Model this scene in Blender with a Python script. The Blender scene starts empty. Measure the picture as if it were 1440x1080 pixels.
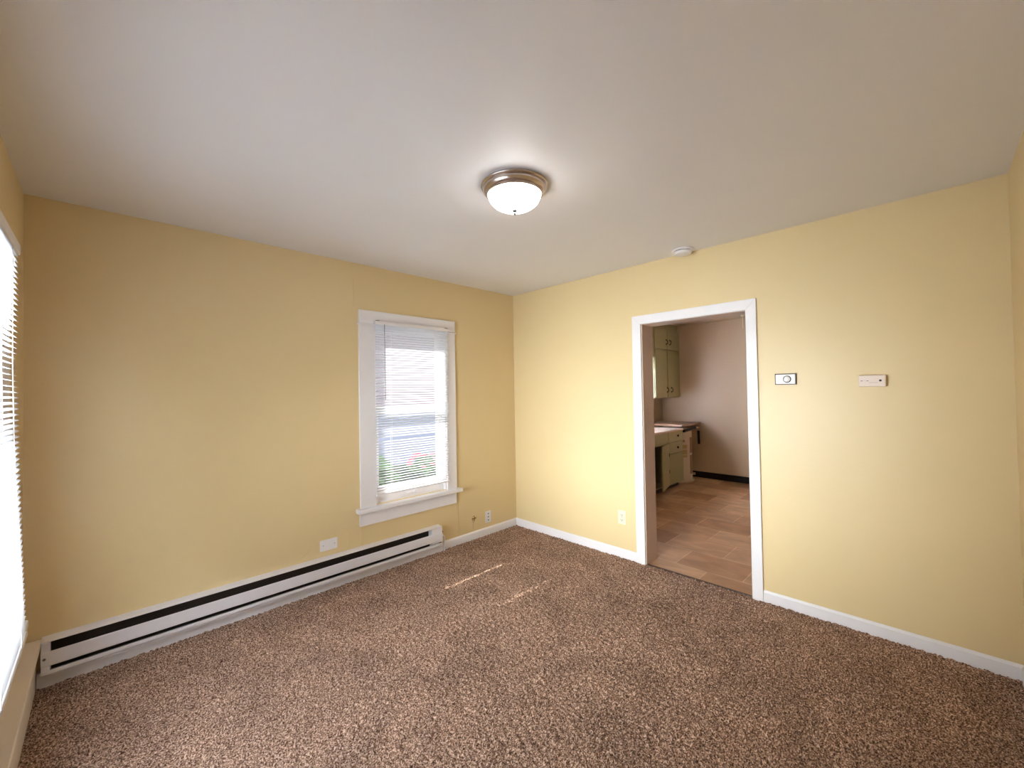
import bpy, math, random
import numpy as np
from mathutils import Vector, Matrix

random.seed(7)
sc = bpy.context.scene
col = sc.collection
R = math.radians
PI = math.pi

# ------------------------------------------------------------------ camera
CAM = (-3.2674, -3.2731, 1.4895)
YAW, PITCH, ROLL, FPX = 45.3632, 0.891, -0.958, 581.52
cy_, sy_ = math.cos(R(YAW)), math.sin(R(YAW))
cp_, sp_ = math.cos(R(PITCH)), math.sin(R(PITCH))
fwd = Vector((cy_ * cp_, sy_ * cp_, sp_))
rgt = Vector((sy_, -cy_, 0))
upv = rgt.cross(fwd)
r2 = rgt * math.cos(R(ROLL)) + upv * math.sin(R(ROLL))
u2 = -rgt * math.sin(R(ROLL)) + upv * math.cos(R(ROLL))
cd = bpy.data.cameras.new('camera')
cam = bpy.data.objects.new('camera', cd)
col.objects.link(cam)
cam.matrix_world = Matrix(((r2.x, u2.x, -fwd.x, CAM[0]), (r2.y, u2.y, -fwd.y, CAM[1]),
                           (r2.z, u2.z, -fwd.z, CAM[2]), (0, 0, 0, 1)))
cd.sensor_fit = 'HORIZONTAL'; cd.sensor_width = 36
cd.lens = FPX / 1440 * 36
cd.clip_start = 0.02
sc.camera = cam

# ------------------------------------------------------------------ view, world, sun
sc.view_settings.view_transform = 'Standard'
sc.view_settings.look = 'None'
sc.view_settings.gamma = 1
sc.view_settings.use_curve_mapping = False
sc.view_settings.exposure = 0.88
SKY, SUN = 1.1, 11.0
w = bpy.data.worlds.new('world'); sc.world = w; w.use_nodes = True
nt = w.node_tree; nt.nodes.clear()
o_ = nt.nodes.new('ShaderNodeOutputWorld'); b_ = nt.nodes.new('ShaderNodeBackground')
tc = nt.nodes.new('ShaderNodeTexCoord'); sep = nt.nodes.new('ShaderNodeSeparateXYZ'); rp = nt.nodes.new('ShaderNodeValToRGB')
rp.color_ramp.elements[0].position = 0.0; rp.color_ramp.elements[0].color = (0.95, 0.96, 1.0, 1)
rp.color_ramp.elements[1].position = 0.9; rp.color_ramp.elements[1].color = (0.62, 0.76, 1.0, 1)
nt.links.new(tc.outputs['Generated'], sep.inputs[0]); nt.links.new(sep.outputs['Z'], rp.inputs[0])
nt.links.new(rp.outputs[0], b_.inputs['Color']); b_.inputs['Strength'].default_value = SKY
nt.links.new(b_.outputs[0], o_.inputs[0])

def lamp(name, kind, energy, color, loc=(0, 0, 0), direction=(0, 0, -1), size=(1, 1)):
    l = bpy.data.lights.new(name, kind); l.energy = energy; l.color = color
    if kind == 'AREA':
        l.shape = 'RECTANGLE'; l.size, l.size_y = size
    o = bpy.data.objects.new(name, l); col.objects.link(o); o.location = loc
    o.rotation_euler = Vector(direction).to_track_quat('-Z', 'Z' if kind == 'AREA' else 'Y').to_euler()
    return o
SUN_DIR = (.14, -.6, -.6)
s_ = lamp('sun', 'SUN', SUN, (1.0, 0.96, 0.90), (0, 6, 6), SUN_DIR); s_.data.angle = R(0.53)
# area lamps added outside the left and kitchen windows to boost daylight and bounce
DAY_LEFT, DAY_GROUND, DAY_KIT = 480, 520, 250
lamp('daylight_left_window', 'AREA', DAY_LEFT, (0.90, 0.95, 1.0), (-8.0, -1.75, 2.1), (1, 0.02, -0.17), (2.6, 2.0))
lamp('ground_bounce_left', 'AREA', DAY_GROUND, (0.88, 0.93, 1.0), (-4.9, -1.6, 0.1), (1, 0.0, 0.42), (2.2, 1.6))
lamp('daylight_kitchen_window', 'AREA', DAY_KIT, (0.95, 0.97, 1.0), (2.2, 0.62, 1.6), (0.1, -1, -0.1), (0.9, 0.9))

# ------------------------------------------------------------------ materials
def srgb(r, g, b):
    f = lambda c: (c / 255 / 12.92) if c / 255 <= 0.04045 else ((c / 255 + 0.055) / 1.055) ** 2.4
    return (f(r), f(g), f(b), 1)

def mat(name, rgb, rough=0.5, metal=0.0, bump=0.0, bscale=80, var=0.0, vscale=6, spec=0.5, emit=None):
    m = bpy.data.materials.new(name); m.use_nodes = True
    n = m.node_tree.nodes; l = m.node_tree.links; p = n['Principled BSDF']
    c = srgb(*rgb)
    p.inputs['Base Color'].default_value = c; p.inputs['Roughness'].default_value = rough
    p.inputs['Metallic'].default_value = metal; p.inputs['Specular IOR Level'].default_value = spec
    t = n.new('ShaderNodeTexCoord')
    nz = n.new('ShaderNodeTexNoise'); nz.inputs['Scale'].default_value = vscale; nz.inputs['Detail'].default_value = 4
    l.new(t.outputs['Object'], nz.inputs['Vector'])
    mx = n.new('ShaderNodeMixRGB'); mx.inputs[1].default_value = tuple(x * (1 - var) for x in c[:3]) + (1,)
    mx.inputs[2].default_value = tuple(min(1, x * (1 + var)) for x in c[:3]) + (1,)
    l.new(nz.outputs['Fac'], mx.inputs[0]); l.new(mx.outputs[0], p.inputs['Base Color'])
    if bump:
        nb = n.new('ShaderNodeTexNoise'); nb.inputs['Scale'].default_value = bscale; nb.inputs['Detail'].default_value = 3
        l.new(t.outputs['Object'], nb.inputs['Vector'])
        b = n.new('ShaderNodeBump'); b.inputs['Strength'].default_value = bump; b.inputs['Distance'].default_value = 0.004
        l.new(nb.outputs['Fac'], b.inputs['Height']); l.new(b.outputs[0], p.inputs['Normal'])
    if emit:
        p.inputs['Emission Color'].default_value = (*emit[0], 1); p.inputs['Emission Strength'].default_value = emit[1]
    return m

M = {}
M['yellow'] = mat('yellow_wall_paint', (226, 202, 154), 0.42, bump=0.12, bscale=60, var=0.02, vscale=2)
M['ceiling'] = mat('ceiling_paint', (234, 231, 232), 0.5, bump=0.05, bscale=25, var=0.015, vscale=3)
M['white'] = mat('white_trim_paint', (236, 232, 234), 0.35, bump=0.05, bscale=30, var=0.02, vscale=20)
M['beige_trim'] = mat('beige_ledge_paint', (238, 226, 216), 0.45, bump=0.1, bscale=40, var=0.03, vscale=10)
M['mauve'] = mat('kitchen_wall_paint', (206, 182, 154), 0.4, bump=0.08, bscale=50, var=0.02, vscale=2)
M['jamb'] = mat('door_jamb_paint', (206, 182, 166), 0.4, bump=0.05, bscale=40)
M['heater'] = mat('heater_enamel', (232, 228, 232), 0.32, var=0.02, vscale=30)
M['heater_in'] = mat('heater_inside', (46, 34, 28), 0.7, var=0.3, vscale=40)
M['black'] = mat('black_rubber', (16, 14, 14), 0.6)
M['plastic'] = mat('white_plastic', (238, 234, 236), 0.35)
M['ivory'] = mat('ivory_plastic', (240, 228, 200), 0.35)
M['alarm'] = mat('aged_white_plastic', (232, 214, 200), 0.4)
M['dark'] = mat('dark_slot', (40, 32, 28), 0.6)
M['grey'] = mat('grey_plastic', (120, 115, 115), 0.5)
M['brown_plate'] = mat('brown_backplate', (70, 48, 34), 0.5)
M['nickel'] = mat('brushed_nickel', (200, 188, 180), 0.26, metal=1.0, bump=0.02, bscale=300)
M['finial'] = mat('dull_finial_metal', (90, 92, 92), 0.4, metal=0.6)
M['brass'] = mat('brass', (190, 160, 90), 0.3, metal=1.0)
M['steel'] = mat('steel', (150, 150, 150), 0.35, metal=1.0)
M['green'] = mat('sage_cabinet_paint', (172, 166, 126), 0.42, bump=0.08, bscale=20, var=0.04, vscale=6)
M['iron'] = mat('dark_iron', (36, 24, 20), 0.45, metal=0.4)
M['enamel'] = mat('sink_enamel', (228, 208, 192), 0.18)
M['laminate'] = mat('brown_laminate', (132, 100, 78), 0.35, var=0.12, vscale=40)
M['tank'] = mat('tank_enamel', (222, 206, 182), 0.35)
M['tank_panel'] = mat('tank_panel_brown', (168, 128, 100), 0.45)
M['sticker'] = mat('sticker_yellow', (196, 168, 120), 0.5)
M['pipe'] = mat('plastic_pipe', (214, 184, 162), 0.4)
M['black_base'] = mat('black_vinyl_base', (18, 12, 10), 0.35)
M['siding'] = mat('pink_siding', (158, 138, 148), 0.7, var=0.05)
M['skirt'] = mat('blue_grey_skirting', (158, 162, 186), 0.7, var=0.08)
M['lawn'] = mat('pale_lawn', (84, 98, 66), 0.9, var=0.35, vscale=3)
M['concrete'] = mat('pale_concrete', (120, 119, 117), 0.85, var=0.06, vscale=4)
M['leaf'] = mat('rose_leaves', (96, 130, 80), 0.8, var=0.3, vscale=12)
M['petal'] = mat('pink_petals', (230, 110, 130), 0.7)
M['roofing'] = mat('grey_shingles', (110, 105, 105), 0.8, var=0.2, vscale=15)

def mat_glass():
    m = bpy.data.materials.new('window_glass'); m.use_nodes = True
    n = m.node_tree.nodes; l = m.node_tree.links; n.clear()
    o = n.new('ShaderNodeOutputMaterial'); mx = n.new('ShaderNodeMixShader')
    t = n.new('ShaderNodeBsdfTransparent'); t.inputs[0].default_value = (.96, .98, .97, 1)
    g = n.new('ShaderNodeBsdfGlossy'); g.inputs['Roughness'].default_value = 0.02
    f = n.new('ShaderNodeFresnel'); f.inputs['IOR'].default_value = 1.2
    l.new(f.outputs[0], mx.inputs[0]); l.new(t.outputs[0], mx.inputs[1]); l.new(g.outputs[0], mx.inputs[2]); l.new(mx.outputs[0], o.inputs[0])
    return m
M['glass'] = mat_glass()

def mat_slat(name='vinyl_slat', trans=0.05):
    m = bpy.data.materials.new(name); m.use_nodes = True
    n = m.node_tree.nodes; l = m.node_tree.links; n.clear()
    o = n.new('ShaderNodeOutputMaterial'); mx = n.new('ShaderNodeMixShader'); mx.inputs[0].default_value = trans
    d = n.new('ShaderNodeBsdfPrincipled'); d.inputs['Base Color'].default_value = srgb(226, 228, 234); d.inputs['Roughness'].default_value = 0.4
    t = n.new('ShaderNodeBsdfTranslucent'); t.inputs[0].default_value = srgb(236, 238, 246)
    l.new(d.outputs[0], mx.inputs[1]); l.new(t.outputs[0], mx.inputs[2]); l.new(mx.outputs[0], o.inputs[0])
    return m
M['slat'] = mat_slat(); M['shade'] = mat_slat('shade_cloth', 0.75)

def mat_dome():
    m = mat('frosted_dome_glass', (250, 250, 250), 0.3, emit=((1.0, 0.98, 0.96), 11.0))
    return m
M['dome'] = mat_dome()

def mat_carpet():
    m = bpy.data.materials.new('brown_carpet'); m.use_nodes = True
    n = m.node_tree.nodes; l = m.node_tree.links; p = n['Principled BSDF']
    p.inputs['Roughness'].default_value = 0.95; p.inputs['Specular IOR Level'].default_value = 0.1
    t = n.new('ShaderNodeTexCoord')
    v = n.new('ShaderNodeTexNoise'); v.inputs['Scale'].default_value = 150; v.inputs['Detail'].default_value = 2.5; v.inputs['Roughness'].default_value = 0.7
    l.new(t.outputs['Object'], v.inputs['Vector'])
    r = n.new('ShaderNodeValToRGB'); e = r.color_ramp.elements
    e[0].position = 0.36; e[0].color = srgb(58, 36, 28)
    e[1].position = 0.64; e[1].color = srgb(228, 198, 176)
    k = e.new(0.5); k.color = srgb(150, 117, 98)
    l.new(v.outputs['Fac'], r.inputs[0])
    big = n.new('ShaderNodeTexNoise'); big.inputs['Scale'].default_value = 2.2; big.inputs['Detail'].default_value = 3; big.inputs['Distortion'].default_value = 1.2
    l.new(t.outputs['Object'], big.inputs['Vector'])
    mr = n.new('ShaderNodeMapRange'); mr.inputs['From Min'].default_value = 0.35; mr.inputs['From Max'].default_value = 0.65
    mr.inputs['To Min'].default_value = 0.84; mr.inputs['To Max'].default_value = 1.12
    l.new(big.outputs['Fac'], mr.inputs['Value'])
    hs = n.new('ShaderNodeHueSaturation'); l.new(mr.outputs[0], hs.inputs['Value']); l.new(r.outputs[0], hs.inputs['Color'])
    l.new(hs.outputs[0], p.inputs['Base Color'])
    return m
M['carpet'] = mat_carpet()

def mat_tile():
    m = bpy.data.materials.new('kitchen_tile'); m.use_nodes = True
    n = m.node_tree.nodes; l = m.node_tree.links; p = n['Principled BSDF']
    p.inputs['Roughness'].default_value = 0.42
    t = n.new('ShaderNodeTexCoord'); mp = n.new('ShaderNodeMapping')
    mp.inputs['Rotation'].default_value = (0, 0, PI / 2); mp.inputs['Location'].default_value = (-.15, .168, 0)
    l.new(t.outputs['Object'], mp.inputs['Vector'])
    br = n.new('ShaderNodeTexBrick'); br.inputs['Scale'].default_value = 1.0
    br.offset = 0.5; br.inputs['Brick Width'].default_value = 0.52; br.inputs['Row Height'].default_value = 0.362
    br.inputs['Mortar Size'].default_value = 0.0035; br.inputs['Mortar Smooth'].default_value = 0.3; br.inputs['Bias'].default_value = 0
    br.inputs['Color1'].default_value = srgb(206, 166, 132); br.inputs['Color2'].default_value = srgb(156, 110, 74); br.inputs['Mortar'].default_value = srgb(214, 180, 150)
    l.new(mp.outputs[0], br.inputs['Vector'])
    ns = n.new('ShaderNodeTexNoise'); ns.inputs['Scale'].default_value = 4; ns.inputs['Detail'].default_value = 6; ns.inputs['Distortion'].default_value = 0.6
    m2 = n.new('ShaderNodeMapping'); m2.inputs['Scale'].default_value = (2.2, 1.0, 1)
    l.new(t.outputs['Object'], m2.inputs['Vector']); l.new(m2.outputs[0], ns.inputs['Vector'])
    mr = n.new('ShaderNodeMapRange'); mr.inputs['From Min'].default_value = 0.3; mr.inputs['From Max'].default_value = 0.7
    mr.inputs['To Min'].default_value = 0.78; mr.inputs['To Max'].default_value = 1.2
    l.new(ns.outputs['Fac'], mr.inputs['Value'])
    hs = n.new('ShaderNodeHueSaturation'); l.new(mr.outputs[0], hs.inputs['Value']); l.new(br.outputs['Color'], hs.inputs['Color'])
    l.new(hs.outputs[0], p.inputs['Base Color'])
    b = n.new('ShaderNodeBump'); b.inputs['Strength'].default_value = 0.25; b.inputs['Distance'].default_value = 0.003; b.invert = True
    l.new(br.outputs['Fac'], b.inputs['Height']); l.new(b.outputs[0], p.inputs['Normal'])
    return m
M['tile'] = mat_tile()

# ------------------------------------------------------------------ mesh helpers
class MB:
    def __init__(s): s.v = []; s.f = []; s.smooth = False
    def add(s, vs, fs):
        k = len(s.v); s.v += [tuple(v) for v in vs]; s.f += [tuple(i + k for i in f) for f in fs]; return s
    def box(s, x0, x1, y0, y1, z0, z1):
        x0, x1 = sorted((x0, x1)); y0, y1 = sorted((y0, y1)); z0, z1 = sorted((z0, z1))
        vs = [(x, y, z) for z in (z0, z1) for y in (y0, y1) for x in (x0, x1)]
        return s.add(vs, [(0, 2, 3, 1), (4, 5, 7, 6), (0, 1, 5, 4), (2, 6, 7, 3), (0, 4, 6, 2), (1, 3, 7, 5)])
    def obox(s, c, ax, ay, az, hx, hy, hz):
        c = Vector(c); ax, ay, az = (Vector(a).normalized() for a in (ax, ay, az))
        vs = [c + ax * (hx * i) + ay * (hy * j) + az * (hz * k) for k in (-1, 1) for j in (-1, 1) for i in (-1, 1)]
        return s.add(vs, [(0, 2, 3, 1), (4, 5, 7, 6), (0, 1, 5, 4), (2, 6, 7, 3), (0, 4, 6, 2), (1, 3, 7, 5)])
    def lathe(s, c, prof, n=48, axis='z', sgn=1):
        s.smooth = True
        vs = []; fs = []
        for r, h in prof:
            for i in range(n):
                a = 2 * PI * i / n; p, q = r * math.cos(a), r * math.sin(a)
                h_ = h * sgn
                vs.append({'z': (c[0] + p, c[1] + q, c[2] + h_), 'x': (c[0] + h_, c[1] + p, c[2] + q), 'y': (c[0] + p, c[1] + h_, c[2] + q)}[axis])
        for k in range(len(prof) - 1):
            for i in range(n):
                j = (i + 1) % n
                fs.append((k * n + i, k * n + j, (k + 1) * n + j, (k + 1) * n + i))
        fs.append(tuple(range(n))[::-1]); fs.append(tuple((len(prof) - 1) * n + i for i in range(n)))
        return s.add(vs, fs)
    def cyl(s, c, r, h, axis='z', n=24, sgn=1): return s.lathe(c, [(r, 0), (r, h)], n, axis, sgn)
    def tube(s, pts, r, n=10):
        s.smooth = True
        P = [Vector(p) for p in pts]; vs = []; fs = []; up = None
        for i, p in enumerate(P):
            t = (P[min(i + 1, len(P) - 1)] - P[max(i - 1, 0)]).normalized()
            if up is None: up = t.orthogonal().normalized()
            a = (up - t * up.dot(t)).normalized(); up = a; b = t.cross(a)
            for k in range(n):
                th = 2 * PI * k / n; vs.append(p + a * (r * math.cos(th)) + b * (r * math.sin(th)))
        for i in range(len(P) - 1):
            for k in range(n):
                j = (k + 1) % n; fs.append((i * n + k, i * n + j, (i + 1) * n + j, (i + 1) * n + k))
        fs.append(tuple(range(n))[::-1]); fs.append(tuple((len(P) - 1) * n + i for i in range(n)))
        return s.add(vs, fs)
    def extrude(s, prof, a, b, axis):
        """closed profile (list of 2-tuples) swept from a to b along axis ('x': prof=(y,z), 'y': prof=(x,z))"""
        n = len(prof)
        g = (lambda t, p: (t, p[0], p[1])) if axis == 'x' else (lambda t, p: (p[0], t, p[1]))
        vs = [g(a, p) for p in prof] + [g(b, p) for p in prof]
        fs = [(i, (i + 1) % n, n + (i + 1) % n, n + i) for i in range(n)] + [tuple(range(n))[::-1], tuple(range(n, 2 * n))]
        return s.add(vs, fs)
    def build(s, name, m, parent=None, bevel=0.0, seg=2):
        me = bpy.data.meshes.new(name); me.from_pydata(s.v, [], s.f); me.materials.append(m)
        import bmesh
        bm = bmesh.new(); bm.from_mesh(me); bmesh.ops.recalc_face_normals(bm, faces=bm.faces); bm.to_mesh(me); bm.free()
        me.update()
        o = bpy.data.objects.new(name, me); col.objects.link(o)
        if s.smooth:
            me.polygons.foreach_set('use_smooth', [True] * len(me.polygons))
            md = o.modifiers.new('edges', 'EDGE_SPLIT'); md.split_angle = R(40)
        if bevel:
            md = o.modifiers.new('bevel', 'BEVEL'); md.width = bevel; md.segments = seg; md.limit_method = 'ANGLE'
        if parent is not None:
            o.parent = parent
            o.matrix_parent_inverse = Matrix.Translation(parent_world(parent)).inverted()
        return o

def parent_world(p):
    v = Vector(p.location)
    return v if p.parent is None else Vector((0, 0, 0))   # parts sit at their parent's origin frame

def empty(name, loc=(0, 0, 0)):
    o = bpy.data.objects.new(name, None); col.objects.link(o); o.location = loc; o.empty_display_size = 0.05
    return o
def thing(name, label, cat, loc=(0, 0, 0), group=None):
    o = empty(name, loc); return tag(o, label, cat, group)
def tag(o, label, cat, group=None, kind=None):
    o['label'] = label; o['category'] = cat
    if group: o['group'] = group
    if kind: o['kind'] = kind
    return o
def struct(o, label=None, cat=None):
    o['kind'] = 'structure'
    if label: o['label'] = label; o['category'] = cat
    return o
def box(*a): return MB().box(*a)

H, W, D = 2.5488, 3.5617, 3.5714
T = 0.177          # thickness of the doorway wall

# ================================================================== SHELL
# floor: cut pile carpet
nx = 600
xs = np.linspace(-W, 0.0, nx); ys = np.linspace(-D, 0.0, nx)
rng = np.random.default_rng(3)
hz = rng.random((nx, nx)); hz = (hz + np.roll(hz, 1, 0) + np.roll(hz, 1, 1)) / 3
hz = hz * 0.020 - 0.013
XX, YY = np.meshgrid(xs, ys)
jit = (rng.random((2, nx, nx)) - 0.5) * 0.004
XX2 = XX + jit[0]; YY2 = YY + jit[1]
XX2 = np.clip(XX2, -W, 0.0); YY2 = np.clip(YY2, -D, 0.0)
co = np.stack([XX2, YY2, hz], -1).reshape(-1, 3)
idx = np.arange(nx * nx).reshape(nx, nx)
fc = np.stack([idx[:-1, :-1], idx[:-1, 1:], idx[1:, 1:], idx[1:, :-1]], -1).reshape(-1)
me = bpy.data.meshes.new('floor')
me.vertices.add(nx * nx); me.vertices.foreach_set('co', co.astype(np.float32).ravel())
nf = (nx - 1) ** 2
me.loops.add(nf * 4); me.loops.foreach_set('vertex_index', fc.astype(np.int32))
me.polygons.add(nf); me.polygons.foreach_set('loop_start', np.arange(0, nf * 4, 4, dtype=np.int32))
me.update(calc_edges=True); me.validate()
me.polygons.foreach_set('use_smooth', np.ones(nf, dtype=bool))
me.materials.append(M['carpet'])
fl = bpy.data.objects.new('floor', me); col.objects.link(fl)
struct(fl, 'speckled brown cut pile carpet covering the yellow room', 'carpet')

KX, KY0, KN = 3.76, -3.4, 0.07      # kitchen far wall, near end, north wall
kf = box(0.0, KX, KY0, KN, -0.05, 0.0)
for i, v in enumerate(kf.v): pass
kfo = kf.build('floor_kitchen', M['tile'])
kfo.location = (0, 0, -0.001)
struct(kfo, 'brown stone look tile floor of the kitchen beyond the doorway', 'floor')

struct(box(-W - .2, 0.09, -D - .2, .2, H, H + .1).build('ceiling', M['ceiling']), 'warm grey painted ceiling of the yellow room', 'ceiling')
struct(box(0.09, KX + .1, KY0 - .1, .3, H, H + .1).build('ceiling_kitchen', M['mauve']), 'kitchen ceiling seen at the top of the doorway', 'ceiling')

def wall_holes(name, axis, t0, t1, a0, a1, z0, z1, holes, m):
    """slab between t0 and t1 across 'axis'; holes = (a,b,z0,z1)"""
    mb = MB()
    cuts = sorted(holes)
    def add(a, b, za, zb):
        if b - a > 1e-4 and zb - za > 1e-4:
            if axis == 'y': mb.box(a, b, t0, t1, za, zb)
            else: mb.box(t0, t1, a, b, za, zb)
    cur = a0
    for (a, b, za, zb) in cuts:
        add(cur, a, z0, z1); add(a, b, z0, za); add(a, b, zb, z1); cur = b
    add(cur, a1, z0, z1)
    return mb.build(name, m)

# back window opening and left window opening
BX0, BX1, BZ0, BZ1 = -1.655, -0.935, 0.555, 2.05
LY0, LY1, LZ0, LZ1 = -2.36, -0.80, 0.555, 2.03
DY1, DY2, DZ = -1.5529, -2.3507, 2.03
struct(wall_holes('wall_back', 'y', 0, .16, -W - .16, 0.0, -.02, H, [(BX0, BX1, BZ0, BZ1)], M['yellow']), 'yellow painted wall with the blind covered window', 'wall')
struct(wall_holes('wall_left', 'x', -W - .16, -W, -D - .16, 0.0, -.02, H, [(LY0, LY1, LZ0, LZ1)], M['yellow']), 'yellow wall with the blind at the left edge of the photo', 'wall')
struct(wall_holes('wall_right', 'x', 0, T / 2, -D - .16, .16, -.02, H, [(DY2 - .018, DY1 + .018, -.02, DZ + .018)], M['yellow']), 'yellow wall pierced by the doorway to the kitchen', 'wall')
struct(box(-W - .16, T / 2, -D - .16, -D, -.02, H).build('wall_front', M['yellow']), 'yellow wall meeting the doorway wall at the right edge', 'wall')
struct(wall_holes('wall_kitchen_near', 'x', T / 2, T, KY0, KN, 0, H, [(DY2 - .018, DY1 + .018, 0, DZ + .018)], M['mauve']), 'kitchen side of the doorway wall', 'wall')
KWX0, KWX1, KWZ0, KWZ1 = 1.75, 2.72, 1.02, 1.93
struct(wall_holes('wall_kitchen_back', 'y', KN, KN + .14, T / 2, KX + .1, -.02, H, [(KWX0, KWX1, KWZ0, KWZ1)], M['mauve']), 'mauve beige kitchen wall behind the cabinets', 'wall')
struct(box(KX, KX + .1, KY0, KN + .14, -.02, H).build('wall_kitchen_far', M['mauve']), 'mauve beige far wall of the kitchen', 'wall')
struct(box(T / 2, KX + .1, KY0 - .1, KY0, -.02, H).build('wall_kitchen_front', M['mauve']), 'kitchen wall out of sight past the doorway', 'wall')

# baseboards
bb = 0.0757
def base_prof(sx): return [(0, -.012), (0, bb), (-.006 * sx, bb), (-.013 * sx, bb - .014), (-.013 * sx, -.012)]
hx1 = -1.0
struct(MB().extrude(base_prof(1), -.985, -0.0131, 'x').build('baseboard_back', M['white'], bevel=.001), 'white baseboard between the heater and the corner', 'baseboard')
struct(MB().extrude([(p[0], p[1]) for p in base_prof(1)], -1.4688, 0.0, 'y').build('baseboard_right', M['white'], bevel=.001), 'white baseboard from the corner to the doorway', 'baseboard')
struct(MB().extrude([(p[0], p[1]) for p in base_prof(1)], -D, -2.4241, 'y').build('baseboard_right', M['white'], bevel=.001), 'white baseboard right of the doorway', 'baseboard')
struct(MB().extrude([(-D - p[0], p[1]) for p in base_prof(1)], -W, -.0131, 'x').build('baseboard_front', M['white'], bevel=.001), 'white baseboard past the right corner', 'baseboard')
struct(box(-3.515, -1.0, -.022, 0, -.012, .075).build('baseboard_heater_wall', M['white'], bevel=.002), 'white base strip below the long electric heater', 'baseboard')
struct(box(KX - .012, KX, KY0, -.0, 0, .1).build('baseboard_kitchen_far', M['black_base'], bevel=.003), 'black cove base along the far kitchen wall', 'baseboard')
struct(box(T, T + .012, KY0, -2.42, 0, .1).build('baseboard_kitchen_near', M['black_base'], bevel=.003), 'black cove base on the kitchen side of the doorway wall', 'baseboard')

# boxed ledge along the left wall
tr = empty('trim_1', (-W, -1.8, 0))
struct(tr, 'painted boxed ledge along the floor under the left window', 'ledge')
box(-W, -3.497, -D + .014, -.002, .222, .242).build('top_board', M['beige_trim'], tr, bevel=.004)
box(-W, -3.517, -D + .014, -.002, -.012, .222).build('fascia', M['beige_trim'], tr, bevel=.002)
MB().extrude([(-3.517, .2), (-3.517, .222), (-3.503, .222), (-3.509, .206)], -D + .014, -.09, 'y').build('cove_strip', M['beige_trim'], tr)

# doorway
dr = empty('door_1', (0, -1.95, 0)); struct(dr, 'open doorway with white casing leading to the kitchen', 'doorway')
c0, c1, cz = -1.4688, -2.4241, 2.1086
yi1, yi2, zi = DY1 + .006, DY2 - .006, DZ + .004
def mitre(side):
    mb = MB()
    x0, x1 = -.02, 0
    if side == 'l': q = [(c0, 0), (yi1, 0), (yi1, zi), (c0, cz)]
    elif side == 'r': q = [(yi2, 0), (c1, 0), (c1, cz), (yi2, zi)]
    else: q = [(c0, cz), (yi1, zi), (yi2, zi), (c1, cz)]
    q = [(y, z - .012 if z == 0 else z) for y, z in q]
    vs = [(x0, y, z) for y, z in q] + [(x1, y, z) for y, z in q]
    return mb.add(vs, [(0, 1, 2, 3), (7, 6, 5, 4), (0, 4, 5, 1), (1, 5, 6, 2), (2, 6, 7, 3), (3, 7, 4, 0)])
for s in 'lrt': mitre(s).build('casing', M['white'], dr, bevel=.0025)
box(-.001, T + .001, DY1, DY1 + .017, 0, DZ + .017).build('jamb', M['jamb'], dr, bevel=.001)
box(-.001, T + .001, DY2 - .017, DY2, 0, DZ + .017).build('jamb', M['jamb'], dr, bevel=.001)
box(-.001, T + .001, DY2 + .0005, DY1 - .0005, DZ, DZ + .017).build('head_jamb', M['jamb'], dr, bevel=.001)
for s in (1, -1):
    y = DY1 if s == 1 else DY2
    box(T, T + .018, y + s * .004, y + s * .085, 0, DZ + .085).build('casing', M['jamb'], dr, bevel=.002)
box(T, T + .018, DY2 - .085, DY1 + .085, DZ + .004, DZ + .085).build('casing', M['jamb'], dr, bevel=.002)
box(-.004, .012, DY2, DY1, -.012, .004).build('threshold', M['brown_plate'], dr, bevel=.002)

# ------------------------------------------------------------------ window_1 (back)
w1 = empty('window_1', (-1.3, 0, .55)); struct(w1, 'white trimmed window with a closed blind in the back wall', 'window')
box(-1.791, -.827, -.02, 0, 2.062, 2.171).build('header', M['white'], w1, bevel=.002)
box(-1.803, -.812, -.027, 0, 2.047, 2.060).build('header_bead', M['white'], w1, bevel=.004)
box(-1.791, BX0 - .0, -.019, 0, .552, 2.047).build('casing', M['white'], w1, bevel=.002)
box(BX1, -.827, -.019, 0, .552, 2.047).build('casing', M['white'], w1, bevel=.002)
box(-1.825, -.785, -.062, .03, .518, .552).build('stool', M['white'], w1, bevel=.006)
box(-1.797, -.833, -.018, 0, .409, .518).build('apron', M['white'], w1, bevel=.002)
def reveal(mb, x0, x1, z0, z1, y0, y1, t=.018):
    return mb.box(x0, x0 + t, y0, y1, z0, z1).box(x1 - t, x1, y0, y1, z0, z1).box(x0 + t, x1 - t, y0, y1, z1 - t, z1)
reveal(MB(), BX0, BX1, BZ0, BZ1, .0, .16, .012).build('window_frame', M['white'], w1)
box(BX0, BX1, .03, .17, .53, .556).build('sill', M['white'], w1)
def sash(x0, x1, z0, z1, y, name='sash', rail=.065):
    f = MB().box(x0, x0 + .04, y, y + .03, z0, z1).box(x1 - .04, x1, y, y + .03, z0, z1).box(x0 + .04, x1 - .04, y, y + .03, z0, z0 + rail).box(x0 + .04, x1 - .04, y, y + .03, z1 - .035, z1)
    s_o = f.build(name, M['white'], w1, bevel=.002)
    box(x0 + .04, x1 - .04, y + .013, y + .017, z0 + rail, z1 - .035).build('pane', M['glass'], s_o)
    return s_o
sL = sash(BX0 + .012, BX1 - .012, .556, 1.34, .04, rail=.133)
sU = sash(BX0 + .012, BX1 - .012, 1.31, 2.038, .075)
hcx = -1.295
lift = MB().tube([(hcx - .055, .04, .592), (hcx - .055, .022, .592), (hcx + .055, .022, .592), (hcx + .055, .04, .592)], .004, 8)
lift.box(hcx - .066, hcx - .048, .034, .04, .58, .604).box(hcx + .048, hcx + .066, .034, .04, .58, .604)
lift.build('sash_lift', M['plastic'], sL)

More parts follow.
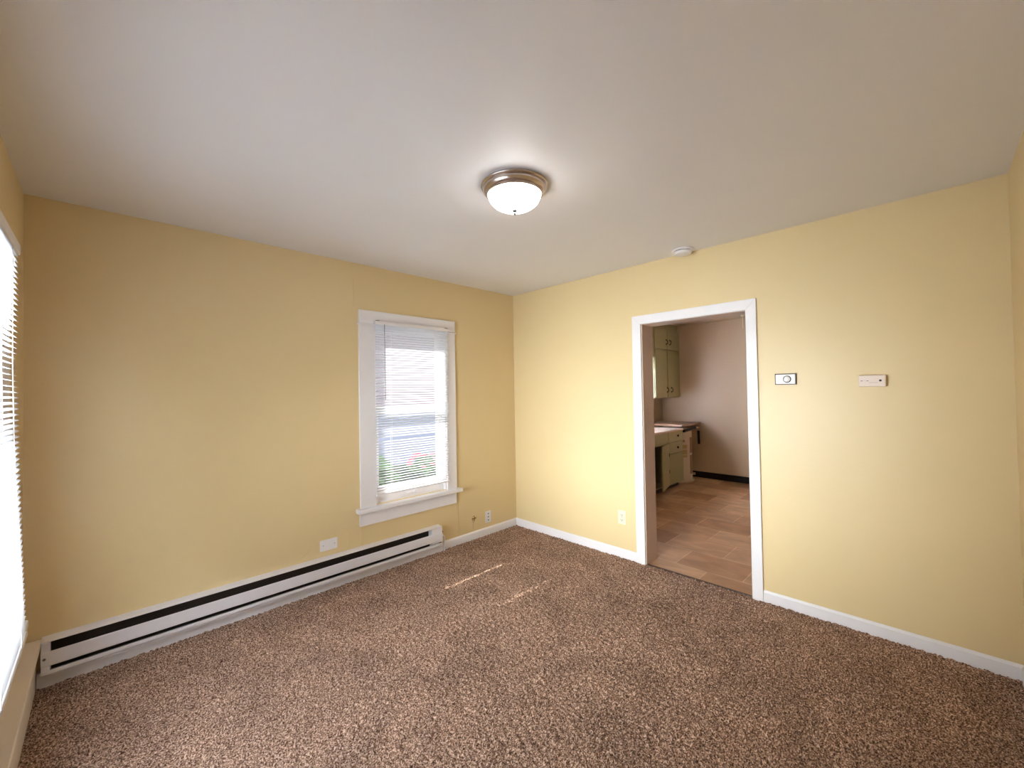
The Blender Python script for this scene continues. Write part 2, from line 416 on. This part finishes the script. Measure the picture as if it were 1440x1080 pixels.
# ------------------------------------------------------------------ blinds
def slats_mesh(along, a0, a1, ztop, zbot, pitch, chord, tilt, pos, bend=None, jitter=0.0, gaps=()):
    """curved slats; tilt>0: room-side edge lower. 'x': blind on back wall (room side = -y); 'y': left wall (room side = +x)."""
    mb = MB(); z = ztop; k = 0
    while z > zbot:
        zz = z + random.uniform(-jitter, jitter)
        t = R(tilt + random.uniform(-1.5, 1.5))
        p0 = pos + (bend(zz) if bend else 0)
        N = 5; ring = []
        for i in range(N):
            u = (i / (N - 1) - .5) * chord
            crown = .0022 * (1 - (2 * i / (N - 1) - 1) ** 2)
            d = u * math.cos(t) + crown * math.sin(t); h = -u * math.sin(t) + crown * math.cos(t)
            ring.append((d, h))
        if not any(abs(zz - g) < pitch / 2 for g in gaps):
            def P(a, d, h):
                return (a, p0 - d, zz + h) if along == 'x' else (p0 + d, a, zz + h)
            vs = [P(a0, d, h) for d, h in ring] + [P(a1, d, h) for d, h in ring]
            mb.add(vs, [(i, i + 1, N + i + 1, N + i) for i in range(N - 1)])
        z -= pitch; k += 1
    mb.smooth = True
    return mb

bl = thing('window_blind', 'white mini blind hanging in the window of the back wall', 'blind', (-1.3, -.035, .64), 'white mini blinds')
box(-1.668, -.916, -.052, -.02, 2.060, 2.088).build('headrail', M['plastic'], bl, bevel=.003)
slats_mesh('x', -1.660, -.926, 2.052, .665, .0212, .0250, -35, -.036, jitter=.0006, gaps=(1.103,)).build('slats', M['slat'], bl)
box(-1.662, -.924, -.048, -.024, .632, .648).build('bottom_rail', M['plastic'], bl, bevel=.003)
for x in (-1.525, -1.062):
    c = MB()
    for dy in (-.049, -.023): c.tube([(x, dy, 2.062), (x, dy, .64)], .0014, 6)
    c.build('ladder_cord', M['plastic'], bl)
MB().tube([(-1.588, -.060, 2.06), (-1.588, -.064, 1.43)], .0028, 8).build('tilt_wand', M['grey'], bl)
for x in (-1.64, -.945):
    box(x - .014, x + .014, -.046, -.03, 2.088, 2.094).build('bracket', M['grey'], bl)

bl2 = thing('window_blind', 'white mini blind covering the window at the left edge', 'blind', (-3.51, -1.6, .58), 'white mini blinds')
LBY1, LBY0 = -.775, -2.5
box(-3.562, -3.500, LBY0, LBY1 + .02, 2.052, 2.098).build('headrail', M['plastic'], bl2, bevel=.008)
bend = lambda z: .022 * max(0, (1.6 - z)) ** 1.4
slats_mesh('y', LBY0, LBY1, 2.045, .60, .0212, .025, 17, -3.516, bend=bend, jitter=.0006).build('slats', M['slat'], bl2)
box(-3.510, -3.480, LBY0, LBY1, .564, .584).build('bottom_rail', M['plastic'], bl2, bevel=.003)
for y in (-.93, -1.35, -1.9, -2.35):
    c = MB()
    for dx in (-.013, .013): c.tube([(-3.516 + dx + bend(z), y, z) for z in (2.05, 1.6, 1.2, .9, .58)], .0014, 6)
    c.build('ladder_cord', M['plastic'], bl2)

# ------------------------------------------------------------------ window_2 (left)
w2 = empty('window_2', (-W, -1.6, .55)); struct(w2, 'large window behind the blind at the left edge', 'window')
box(-W, -W + .016, LY1, -.58, .55, 2.045).build('casing', M['white'], w2, bevel=.002)
box(-W, -W + .016, -2.43, LY0, .55, 2.04).build('casing', M['white'], w2, bevel=.002)
box(-W, -W + .016, -2.43, -.81, 2.03, 2.045).build('header', M['white'], w2, bevel=.002)
box(-W - .05, -3.497, -2.6, -.55, .518, .55).build('stool', M['white'], w2, bevel=.005)
box(-W, -W + .018, -2.56, -.60, .43, .518).build('apron', M['beige_trim'], w2, bevel=.002)
fr = MB()
ym = (LY0 + LY1) / 2
for a, b in ((LY0, LY0 + .03), (LY1 - .03, LY1)): fr.box(-W - .16, -W, a, b, LZ0, LZ1)
fr.box(-W - .16, -W, LY0 + .03, LY1 - .03, LZ1 - .03, LZ1).box(-W - .16, -W - .05, LY0, LY1, LZ0 - .02, LZ0 + .02)
fr.build('window_frame', M['white'], w2)
for z0, z1, x in ((.575, 1.33, -W - .07), (1.30, 2.0, -W - .11)):
    s2 = MB().box(x, x + .03, LY0 + .03, LY0 + .07, z0, z1).box(x, x + .03, LY1 - .07, LY1 - .03, z0, z1).box(x, x + .03, LY0 + .07, LY1 - .07, z0, z0 + .05).box(x, x + .03, LY0 + .07, LY1 - .07, z1 - .035, z1).build('sash', M['white'], w2)
    box(x + .013, x + .017, LY0 + .07, LY1 - .07, z0 + .05, z1 - .035).build('pane', M['glass'], s2)

# kitchen window
w3 = empty('window_3', (2.2, KN, 1.0)); struct(w3, 'kitchen window over the sink, hidden beyond the doorway', 'window')
k3 = MB()
for a, b in ((KWX0 - .08, KWX0), (KWX1, KWX1 + .08)): k3.box(a, b, KN - .016, KN, KWZ0 - .02, KWZ1)
k3.box(KWX0 - .1, KWX1 + .1, KN - .05, KN, KWZ0 - .05, KWZ0 - .02)
k3.build('casing', M['white'], w3)
reveal(MB(), KWX0, KWX1, KWZ0, KWZ1, KN, KN + .14, .03).box(KWX0, KWX1, KN, KN + .14, KWZ0 - .02, KWZ0 + .02).build('window_frame', M['white'], w3)
sh = box(KWX0 - .02, KWX1 + .02, KN - .035, KN - .033, 1.0, KWZ1 + .04).build('added_sun_screen', M['shade']); tag(sh, 'pale sun-blocking shade pulled down over the kitchen window', 'blind')  # unseen cloth added to keep a sun patch off the kitchen floor
box(KWX0 + .03, KWX1 - .03, KN + .07, KN + .074, KWZ0 + .02, KWZ1 - .03).build('pane', M['glass'], w3)

# ================================================================== ELECTRIC BASEBOARD HEATER
he = thing('baseboard_heater', 'long white electric baseboard heater with dark slots under the window', 'heater', (-2.27, -.03, .03))
hL, hR = -3.497, -1.04
MB().extrude([(0, .05), (0, .2485), (-.004, .2485), (-.004, .05)], hL, hR, 'x').build('back_panel', M['heater'], he)
MB().extrude([(-.0, .249), (-.060, .2445), (-.066, .242), (-.066, .2385), (-.0, .2415)], hL, hR, 'x').build('top_cover', M['heater'], he)
MB().extrude([(-.0665, .191), (-.070, .193), (-.0715, .187), (-.0715, .122), (-.066, .117), (-.063, .119), (-.067, .124), (-.067, .187)], hL, hR, 'x').build('front_panel', M['heater'], he)
MB().extrude([(-.050, .070), (-.0665, .096), (-.0695, .097), (-.0715, .092), (-.0715, .079), (-.066, .072)], hL, hR - .02, 'x').build('lower_deflector', M['heater'], he)
fins = MB()
x = hL + .06
while x < hR - .12:
    fins.box(x, x + .0012, -.052, -.012, .105, .165); x += .012
hf = fins.build('heating_fins', M['heater_in'], he)
MB().tube([(hL + .03, -.032, .135), (hR - .03, -.032, .135)], .008, 8).build('heating_rod', M['steel'], he)
MB().box(hL + .03, hR - .1, -.0065, -.0045, .074, .238).build('slot_shade_sheet', M['heater_in'], he)  # dark sheet behind the fins paints in the shade of the slots
box(hL + .002, hR - .02, -.062, -.004, .062, .070).build('bottom_pan', M['heater'], he)
box(hR - .11, hR, -.0665, -.005, .104, .237).build('end_box', M['heater'], he, bevel=.002)
box(hL, hL + .032, -.0665, -.005, .078, .237).build('end_box', M['heater'], he, bevel=.002)
MB().cyl((-3.485, -.0735, .158), .006, .004, 'y').build('knockout', M['grey'], he)
# cable beside the heater
cb = thing('conduit', 'short white conduit curving down beside the right end of the heater', 'conduit', (-1.0, -.03, 0))
MB().tube([(-1.036, -.03, .150), (-1.016, -.036, .148), (-1.004, -.040, .135), (-.998, -.040, .10), (-.997, -.036, .0)], .0075, 10).build('sleeve', M['white'], cb)
MB().lathe((-.998, 0, .163), [(.012, 0), (.012, .002)], 14, 'y', -1).build('wall_hole', M['dark'], cb)
box(-1.037, -1.012, -.016, -.001, .02, .135).build('conduit_shadow', M['dark'], cb)  # dark block stands in for the shadow behind the conduit

# ================================================================== ITEMS ON THE BACK WALL
def plate(name, label, cat, m, axis, a0, a1, z0, z1, group=None, depth=.006):
    loc = ((a0 + a1) / 2, 0, (z0 + z1) / 2) if axis == 'y' else (0, (a0 + a1) / 2, (z0 + z1) / 2)
    t = thing(name, label, cat, loc, group)
    (box(a0, a1, -depth, 0, z0, z1) if axis == 'y' else box(-depth, 0, a0, a1, z0, z1)).build('cover_plate', m, t, bevel=.002)
    return t
t = plate('blank_wall_plate', 'blank white wall plate just above the long heater', 'wall plate', M['plastic'], 'y', -2.107, -1.976, .291, .374)
for x in (-2.083, -1.998): MB().cyl((x, -.006, .333), .0032, .0012, 'y', 12, -1).build('screw', M['grey'], t)
t = plate('telephone_outlet', 'white telephone wall plate with three dark jacks near the corner', 'outlet', M['plastic'], 'y', -.458, -.382, .121, .238)
for z in (.212, .18, .147): MB().box(-.426, -.414, -.0075, -.005, z - .005, z + .005).build('jack', M['dark'], t)
t = thing('coaxial_jack', 'small bare brass and black cable jack left of the telephone plate', 'jack', (-.607, 0, .205))
MB().lathe((-.607, 0, .205), [(.026, 0), (.026, .003), (.012, .004)], 20, 'y', -1).build('flange', M['brass'], t)
MB().cyl((-.607, 0, .205), .007, .016, 'y', 12, -1).build('centre_post', M['brass'], t)
for dx, dz in ((-.015, .012), (.014, .016), (-.014, -.014), (.013, -.012)):
    MB().cyl((-.607 + dx, 0, .205 + dz), .006, .007, 'y', 10, -1).build('screw', M['ivory'], t)
MB().tube([(-.622, -.003, .182), (-.624, -.003, .075)], .0016, 6).build('wire', M['ivory'], t)

# plaster patch relief under the window (raised painted seams)
def seam(pts, r=.003):
    b = MB().tube([(x, -.0005, z) for x, z in pts], r, 6); return b
wb = bpy.data.objects['wall_back']
def wob(a, b, n=14, amp=.004):
    return [(a[0] + (b[0] - a[0]) * i / n + random.uniform(-amp, amp), a[1] + (b[1] - a[1]) * i / n + random.uniform(-amp, amp)) for i in range(n + 1)]
for k, (a, b) in enumerate((((-1.829, 2.42), (-1.828, 2.19)), ((-2.26, .588), (-1.80, .553)), ((-1.775, .40), (-1.77, .25)), ((-.80, .40), (-.80, .10)), ((-1.25, .385), (-.95, .34)), ((-2.24, .27), (-2.16, .345)))):
    seam(wob(a, b), .0022).build('paint_seam', M['yellow'], wb)
ring = [(-1.93 + .055 * math.cos(a) + random.uniform(-.004, .004), .33 + .09 * math.sin(a)) for a in [i * PI / 10 for i in range(-5, 11)]]
seam(ring, .002).build('paint_seam', M['yellow'], wb)

# ================================================================== ITEMS ON THE DOORWAY WALL
t = plate('electrical_outlet', 'ivory double electrical outlet left of the doorway near the floor', 'outlet', M['ivory'], 'x', -1.361, -1.289, .291, .409)
for z in (.372, .328):
    MB().box(-.009, -.005, -1.341, -1.309, z - .014, z + .014).build('socket', M['ivory'], t, bevel=.004)
    MB().box(-.0105, -.0088, -1.320, -1.3165, z - .004, z + .008).box(-.0105, -.0088, -1.334, -1.3305, z - .004, z + .007).box(-.0105, -.0088, -1.328, -1.3225, z - .0115, z - .006).build('slot', M['dark'], t)
MB().cyl((-.006, -1.325, .35), .003, .0015, 'x', 12, -1).build('screw', M['grey'], t)

t = thing('thermostat', 'white rectangular thermostat with round dial right of the doorway', 'thermostat', (0, -2.588, 1.535))
box(-.012, 0, -2.650, -2.527, 1.498, 1.572).build('back_plate', M['brown_plate'], t, bevel=.001)
box(-.024, -.0121, -2.6455, -2.5335, 1.502, 1.566).build('cover', M['plastic'], t, bevel=.003)
MB().lathe((-.024, -2.6, 1.534), [(.0235, 0), (.0235, .002), (.019, .003)], 32, 'x', -1).build('dial_ring', M['dark'], t)
MB().lathe((-.026, -2.6, 1.534), [(.0185, 0), (.0185, .007), (.016, .009)], 32, 'x', -1).build('dial', M['plastic'], t)

t = thing('carbon_monoxide_alarm', 'off-white oblong alarm box at the right of the thermostat', 'alarm', (0, -3.03, 1.51))
box(-.036, 0, -3.090, -2.967, 1.477, 1.545).build('housing', M['alarm'], t, bevel=.004)
MB().lathe((-.036, -3.066, 1.512), [(.0062, 0), (.0062, .0015)], 20, 'x', -1).build('test_button', M['dark'], t)
for y in (-2.982, -3.009):
    box(-.0372, -.0358, y - .0045, y + .0045, 1.5095, 1.5125).build('vent_slot', M['dark'], t)
MB().lathe((-.036, -2.9955, 1.514), [(.004, 0), (.003, .002)], 16, 'x', -1).build('indicator_light', M['plastic'], t)
box(-.037, -.0358, -3.055, -3.015, 1.5, 1.5012).build('sliding_cover_edge', M['grey'], t)

# ================================================================== CEILING
LC = (-1.757, -1.785)
t = thing('ceiling_light', 'lit flush ceiling light with brushed metal ring and frosted glass dome', 'ceiling light', (LC[0], LC[1], H))
MB().lathe((LC[0], LC[1], H), [(.150, 0), (.170, -.003), (.1725, -.010), (.169, -.015), (.161, -.018), (.163, -.024), (.160, -.034), (.152, -.044), (.146, -.047), (.147, -.052), (.1405, -.056), (.134, -.054)], 72).build('metal_ring', M['nickel'], t)
dome = [(.1365 * math.cos(a), -.050 - .082 * math.sin(a)) for a in [R(90) * i / 14 for i in range(14)]] + [(.004, -.132)]
MB().lathe((LC[0], LC[1], H), dome, 64).build('glass_dome', M['dome'], t)
MB().lathe((LC[0], LC[1], H), [(.004, -.130), (.0135, -.132), (.012, -.136), (.005, -.139), (.0065, -.145), (.005, -.152), (.001, -.155)], 24).build('finial', M['finial'], t)

SC_ = (-.100, -1.957)
t = thing('smoke_detector', 'round white smoke detector on the ceiling near the doorway wall', 'smoke detector', (SC_[0], SC_[1], H))
MB().lathe((SC_[0], SC_[1], H), [(.073, 0), (.079, -.002), (.080, -.008), (.077, -.012), (.062, -.013)], 48).build('base_plate', M['plastic'], t)
MB().lathe((SC_[0], SC_[1], H - .012), [(.056, 0), (.056, -.004), (.063, -.005), (.063, -.016), (.057, -.025), (.03, -.029), (.01, -.030)], 48).build('housing', M['plastic'], t)
MB().lathe((SC_[0], SC_[1], H - .013), [(.059, 0), (.059, -.004)], 48).build('vent_ring', M['dark'], t)

t = MB().tube([(-.245, -.255, H), (-.245, -.255, H - .012), (-.24, -.26, H - .022), (-.234, -.266, H - .018)], .0028, 8).build('ceiling_hook', M['plastic'])
tag(t, 'tiny white hook in the ceiling near the far corner', 'hook')

t = thing('wall_hook', 'small pale hook at the top right of the doorway\'s kitchen side', 'hook', (.16, -2.31, 2.02))
MB().lathe((.165, -2.285, 2.03), [(.013, 0), (.013, -.006), (.006, -.012)], 20).build('cup', M['ivory'], t)
MB().tube([(.165, -2.285, 2.018), (.165, -2.287, 1.93)], .0015, 6).build('string', M['ivory'], t)

# ================================================================== KITCHEN
def pull(mb_x, y, z, half=.045):
    return MB().tube([(mb_x, y, z - half), (mb_x, y - .022, z - half * .7), (mb_x, y - .026, z), (mb_x, y - .022, z + half * .7), (mb_x, y, z + half)], .0055, 8).box(mb_x - .011, mb_x + .011, y - .004, y, z - half - .012, z - half + .014).box(mb_x - .011, mb_x + .011, y - .004, y, z + half - .014, z + half + .012)
KB = KN - .002
FY = -.257
t = thing('wall_cabinet', 'tall sage green wall cabinet in the kitchen corner, four doors', 'cabinet', (3.3, KB, 1.326), 'green kitchen wall cabinets')
MB().box(2.85, 2.868, FY + .018, KB, 1.326, 2.44).box(KX - .019, KX - .001, FY + .018, KB, 1.326, 2.44).box(2.868, KX - .019, FY + .03, KB, 1.326, 1.342).box(2.868, KX - .019, FY + .03, KB, 2.1, 2.116).box(2.868, KX - .019, FY + .03, KB, 2.425, 2.44).box(2.868, KX - .019, KB - .01, KB, 1.342, 2.425).build('body', M['green'], t, bevel=.002)
for x0, x1, z0, z1, hx_, hz_ in ((2.862, 3.278, 1.338, 2.098, 3.262, 1.455), (3.302, 3.752, 1.338, 2.098, 3.415, 1.455), (2.862, 3.294, 2.116, 2.43, 3.258, 2.235), (3.304, 3.752, 2.116, 2.43, 3.385, 2.235)):
    d = box(x0, x1, FY, FY + .0175, z0, z1).build('door', M['green'], t, bevel=.003)
    pull(hx_, FY, hz_, .035).build('handle', M['iron'], d)
t = thing('wall_cabinet', 'short sage green cabinet bridging above the kitchen window', 'cabinet', (2.2, KB, 1.975), 'green kitchen wall cabinets')
box(1.40, 2.849, FY + .018, KB, 2.11, 2.44).build('body', M['green'], t, bevel=.002)
for x0, x1 in ((1.42, 2.12), (2.135, 2.842)):
    d = box(x0, x1, FY, FY + .0175, 2.120, 2.43).build('door', M['green'], t, bevel=.003)
    pull((x1 - .04) if x0 < 2 else (x0 + .04), FY, 2.2).build('handle', M['iron'], d)
box(1.40, 2.849, FY + .004, FY + .02, 1.975, 2.11).build('valance', M['green'], t)
so = box(1.40, KX - .001, FY + .03, KB, 2.44, H).build('trim_2', M['green']); struct(so, 'green painted filler between wall cabinets and ceiling', 'trim')

SF = -.60
t = thing('sink_cabinet', 'sage green metal sink cabinet with one door hanging open', 'cabinet', (2.2, -.3, 0))
sb = MB()
sb.box(1.3, 1.32, SF + .02, KB, .08, .84).box(2.99, 3.008, SF + .02, KB, .08, .84).box(2.50, 2.515, SF + .02, KB, .08, .84)
sb.box(1.3, 3.008, KB - .01, KB, .08, .84).box(1.3, 3.008, SF + .02, KB, .08, .095).box(1.32, 2.5, SF + .018, SF + .03, .67, .7)
sb.box(2.515, 2.99, SF + .018, SF + .03, .09, .84)
sb.build('body', M['green'], t, bevel=.002)
box(1.35, 3.0, SF + .08, SF + .1, 0, .08).build('toe_kick', M['black'], t)
box(1.5, 2.515, SF - .002, SF + .018, .702, .862).build('apron', M['green'], t, bevel=.004)
def knob(x, z): return MB().lathe((x, SF - .004, z), [(.006, 0), (.006, -.01), (.017, -.014), (.017, -.022), (.008, -.026)], 20, 'y')
d = box(2.519, 3.006, SF - .004, SF + .016, .702, .862).build('drawer', M['green'], t, bevel=.006)
knob(2.80, .778).build('knob', M['iron'], d)
d = box(2.522, 3.004, SF - .004, SF + .016, .53, .692).build('drawer', M['green'], t, bevel=.006)
knob(2.79, .607).build('knob', M['iron'], d)
box(2.522, 3.004, SF - .004, SF + .016, .082, .522).build('door', M['green'], t, bevel=.006)
box(1.62, 2.06, SF - .004, SF + .016, .085, .69).build('door', M['green'], t, bevel=.006)
# the open door, hinged on the drawer side
a = R(180 + 14); dx_, dy_ = math.cos(a), math.sin(a)
od = MB().obox((2.512 + dx_ * .222, SF + dy_ * .222, .388), (dx_, dy_, 0), (-dy_, dx_, 0), (0, 0, 1), .222, .010, .300).build('door', M['green'], t, bevel=.004)
for z in (.26, .5): MB().cyl((2.508, SF - .012, z), .006, .05, 'z', 12).build('hinge', M['iron'], od)
box(1.32, 2.498, KB - .03, KB - .012, .1, .66).build('cavity_shade', M['black'], t)  # black sheet stands in for the shade inside the open cupboard
st = MB()
st.extrude([(SF - .012, .845), (SF - .012, .868), (SF - .002, .874), (SF + .02, .870), (KB - .03, .866), (KB - .02, .885), (KB - .02, .98), (KB, .98), (KB, .845)], 1.3, 1.62, 'x')
st.extrude([(SF - .012, .845), (SF - .012, .868), (SF - .002, .874), (SF + .02, .870), (KB - .03, .866), (KB - .02, .885), (KB - .02, .98), (KB, .98), (KB, .845)], 2.18, 3.012, 'x')
st.extrude([(SF - .012, .845), (SF - .012, .868), (SF - .002, .874), (SF + .05, .870), (SF + .07, .845)], 1.62, 2.18, 'x')
st.extrude([(KB - .12, .845), (KB - .12, .868), (KB - .02, .885), (KB - .02, .98), (KB, .98), (KB, .845)], 1.62, 2.18, 'x')
st.build('sink_top', M['enamel'], t, bevel=.003)
bs = MB().box(1.62, 2.18, SF + .07, KB - .12, .68, .69).box(1.61, 1.62, SF + .06, KB - .11, .68, .86).box(2.18, 2.19, SF + .06, KB - .11, .68, .86).box(1.62, 2.18, SF + .06, SF + .07, .68, .86).box(1.62, 2.18, KB - .12, KB - .11, .68, .86)
bs.build('basin', M['enamel'], t, bevel=.003)
MB().tube([(1.9, KB - .06, .87), (1.9, KB - .06, 1.06), (1.9, KB - .12, 1.11), (1.9, KB - .24, 1.10), (1.9, KB - .27, 1.06)], .012, 12).build('faucet', M['steel'], t)

ct = box(3.016, KX - .001, -.585, KB - .0005, .886, .916).build('countertop', M['laminate'], bevel=.003)
tag(ct, 'brown laminate countertop over the water heater in the kitchen corner', 'countertop')

TC, TR = (3.345, -.345), .235
t = thing('water_heater', 'off-white lowboy water heater under the brown counter', 'water heater', (TC[0], TC[1], 0))
MB().lathe((TC[0], TC[1], 0), [(TR - .01, .03), (TR, .035), (TR, .80), (TR - .004, .815), (TR - .03, .83), (.05, .836)], 64).build('tank', M['tank'], t)
MB().lathe((TC[0], TC[1], 0), [(TR + .02, 0), (TR + .03, .03), (TR + .026, .034), (TR + .01, .03)], 64).build('drain_pan', M['tank'], t)
def patch(a0, a1, z0, z1, name, m, off=.003, par=None):
    n = 8; vs = []; fs = []
    for rr in (TR - .002, TR + off):
        for z in (z0, z1):
            for i in range(n + 1):
                a = R(a0 + (a1 - a0) * i / n); vs.append((TC[0] + rr * math.cos(a), TC[1] + rr * math.sin(a), z))
    k = n + 1
    for i in range(n):
        fs += [(2 * k + i, 2 * k + i + 1, 3 * k + i + 1, 3 * k + i), (i, k + i, k + i + 1, i + 1), (i, i + 1, 2 * k + i + 1, 2 * k + i), (k + i, 3 * k + i, 3 * k + i + 1, k + i + 1)]
    fs += [(0, 2 * k, 3 * k, k), (n, k + n, 3 * k + n, 2 * k + n)]
    return MB().add(vs, fs).build(name, m, par or t)
patch(262, 285, .46, .70, 'access_panel', M['tank_panel'], .006)
patch(262, 285, .13, .42, 'access_panel', M['tank_panel'], .006)
patch(226, 246, .53, .59, 'rating_sticker', M['sticker'])
patch(226, 246, .44, .515, 'rating_sticker', M['sticker'])
patch(226, 246, .395, .43, 'rating_sticker', M['sticker'])
patch(227, 236, .635, .668, 'round_emblem', M['tank_panel'])
MB().tube([(TC[0] + .19, TC[1] - .17, .09), (TC[0] + .215, TC[1] - .21, .09)], .022, 14).build('drain_valve', M['pipe'], t)
t = thing('insulated_pipe', 'black foam covered pipe bending down in front of the water heater', 'pipe', (3.3, -.6, .83))
MB().tube([(3.02, -.61, .825), (3.46, -.61, .842)], .021, 14).build('foam_sleeve', M['black'], t)
MB().tube([(3.44, -.61, .842), (3.53, -.61, .845), (3.57, -.61, .838), (3.585, -.61, .82), (3.588, -.61, .78)], .017, 14).build('elbow', M['pipe'], t)
MB().tube([(3.588, -.61, .79), (3.60, -.61, .575)], .019, 14).build('foam_sleeve', M['black'], t)

# ================================================================== OUTSIDE
g = box(-30, 30, .165, 40, -.75, -.7).build('ground_lawn', M['lawn']); struct(g)
g = box(-40, -W - .165, -30, 40, -.77, -.71).build('ground_yard', M['concrete']); struct(g)
nh = thing('neighbour_house', 'pale pink sided house glimpsed through the back window blind', 'house', (2, 9, -.7))
sd = MB(); z = .85
while z < 5.2:
    sd.extrude([(8.0, z), (7.97, z), (7.995, z + .16), (8.0, z + .16)], -6, 12, 'x'); z += .16
sd.box(-6, 12, 8.0, 14, .85, 5.2)
sd.build('siding', M['siding'], nh)
box(-6, 12, 8.02, 14, -.7, .85).build('foundation', M['skirt'], nh)
MB().extrude([(7.3, 5.15), (11, 7.6), (14.6, 5.15), (14.6, 5.05), (7.3, 5.05)], -6.4, 12.4, 'x').build('roof', M['roofing'], nh)
box(.2, 1.3, 7.94, 8.0, 2.0, 3.4).build('window', M['white'], nh)
def bush(x, y, r, m, petals):
    mb = MB()
    for i in range(60):
        a, b, q = random.uniform(0, 2 * PI), random.uniform(-.3, 1), random.uniform(.5, 1)
        c = Vector((x + r * q * math.cos(a) * math.sqrt(max(0, 1 - b * b * .8)), y + r * q * math.sin(a) * math.sqrt(max(0, 1 - b * b * .8)), -.7 + r * .7 + r * .8 * b * q))
        s = r * random.uniform(.12, .22)
        mb.obox(c, (random.random(), random.random(), .2), (-.3, 1, random.random()), (0, .2, 1), s, s * .8, s * .25)
    return mb
for x, y, r, lab in ((2.42, 5.6, .42, 'leafy bush with pink blooms glimpsed low through the blind'), (1.2, 5.7, .45, 'green bush left of the blooming one beyond the blind')):
    t = thing('flower_bush', lab, 'bush', (x, y, -.7))
    bush(x, y, r, M['leaf'], 0).build('foliage', M['leaf'], t)
    if x > 2:
        for i in range(26):
            a, b = random.uniform(0, 2 * PI), random.uniform(.2, 1)
            MB().lathe((x + r * math.cos(a) * math.sqrt(1 - b * b * .8), y + r * math.sin(a) * math.sqrt(1 - b * b * .8), -.7 + r * .7 + r * .8 * b), [(.01, 0), (.07, .02), (.06, .05)], 8).build('bloom', M['petal'], t)
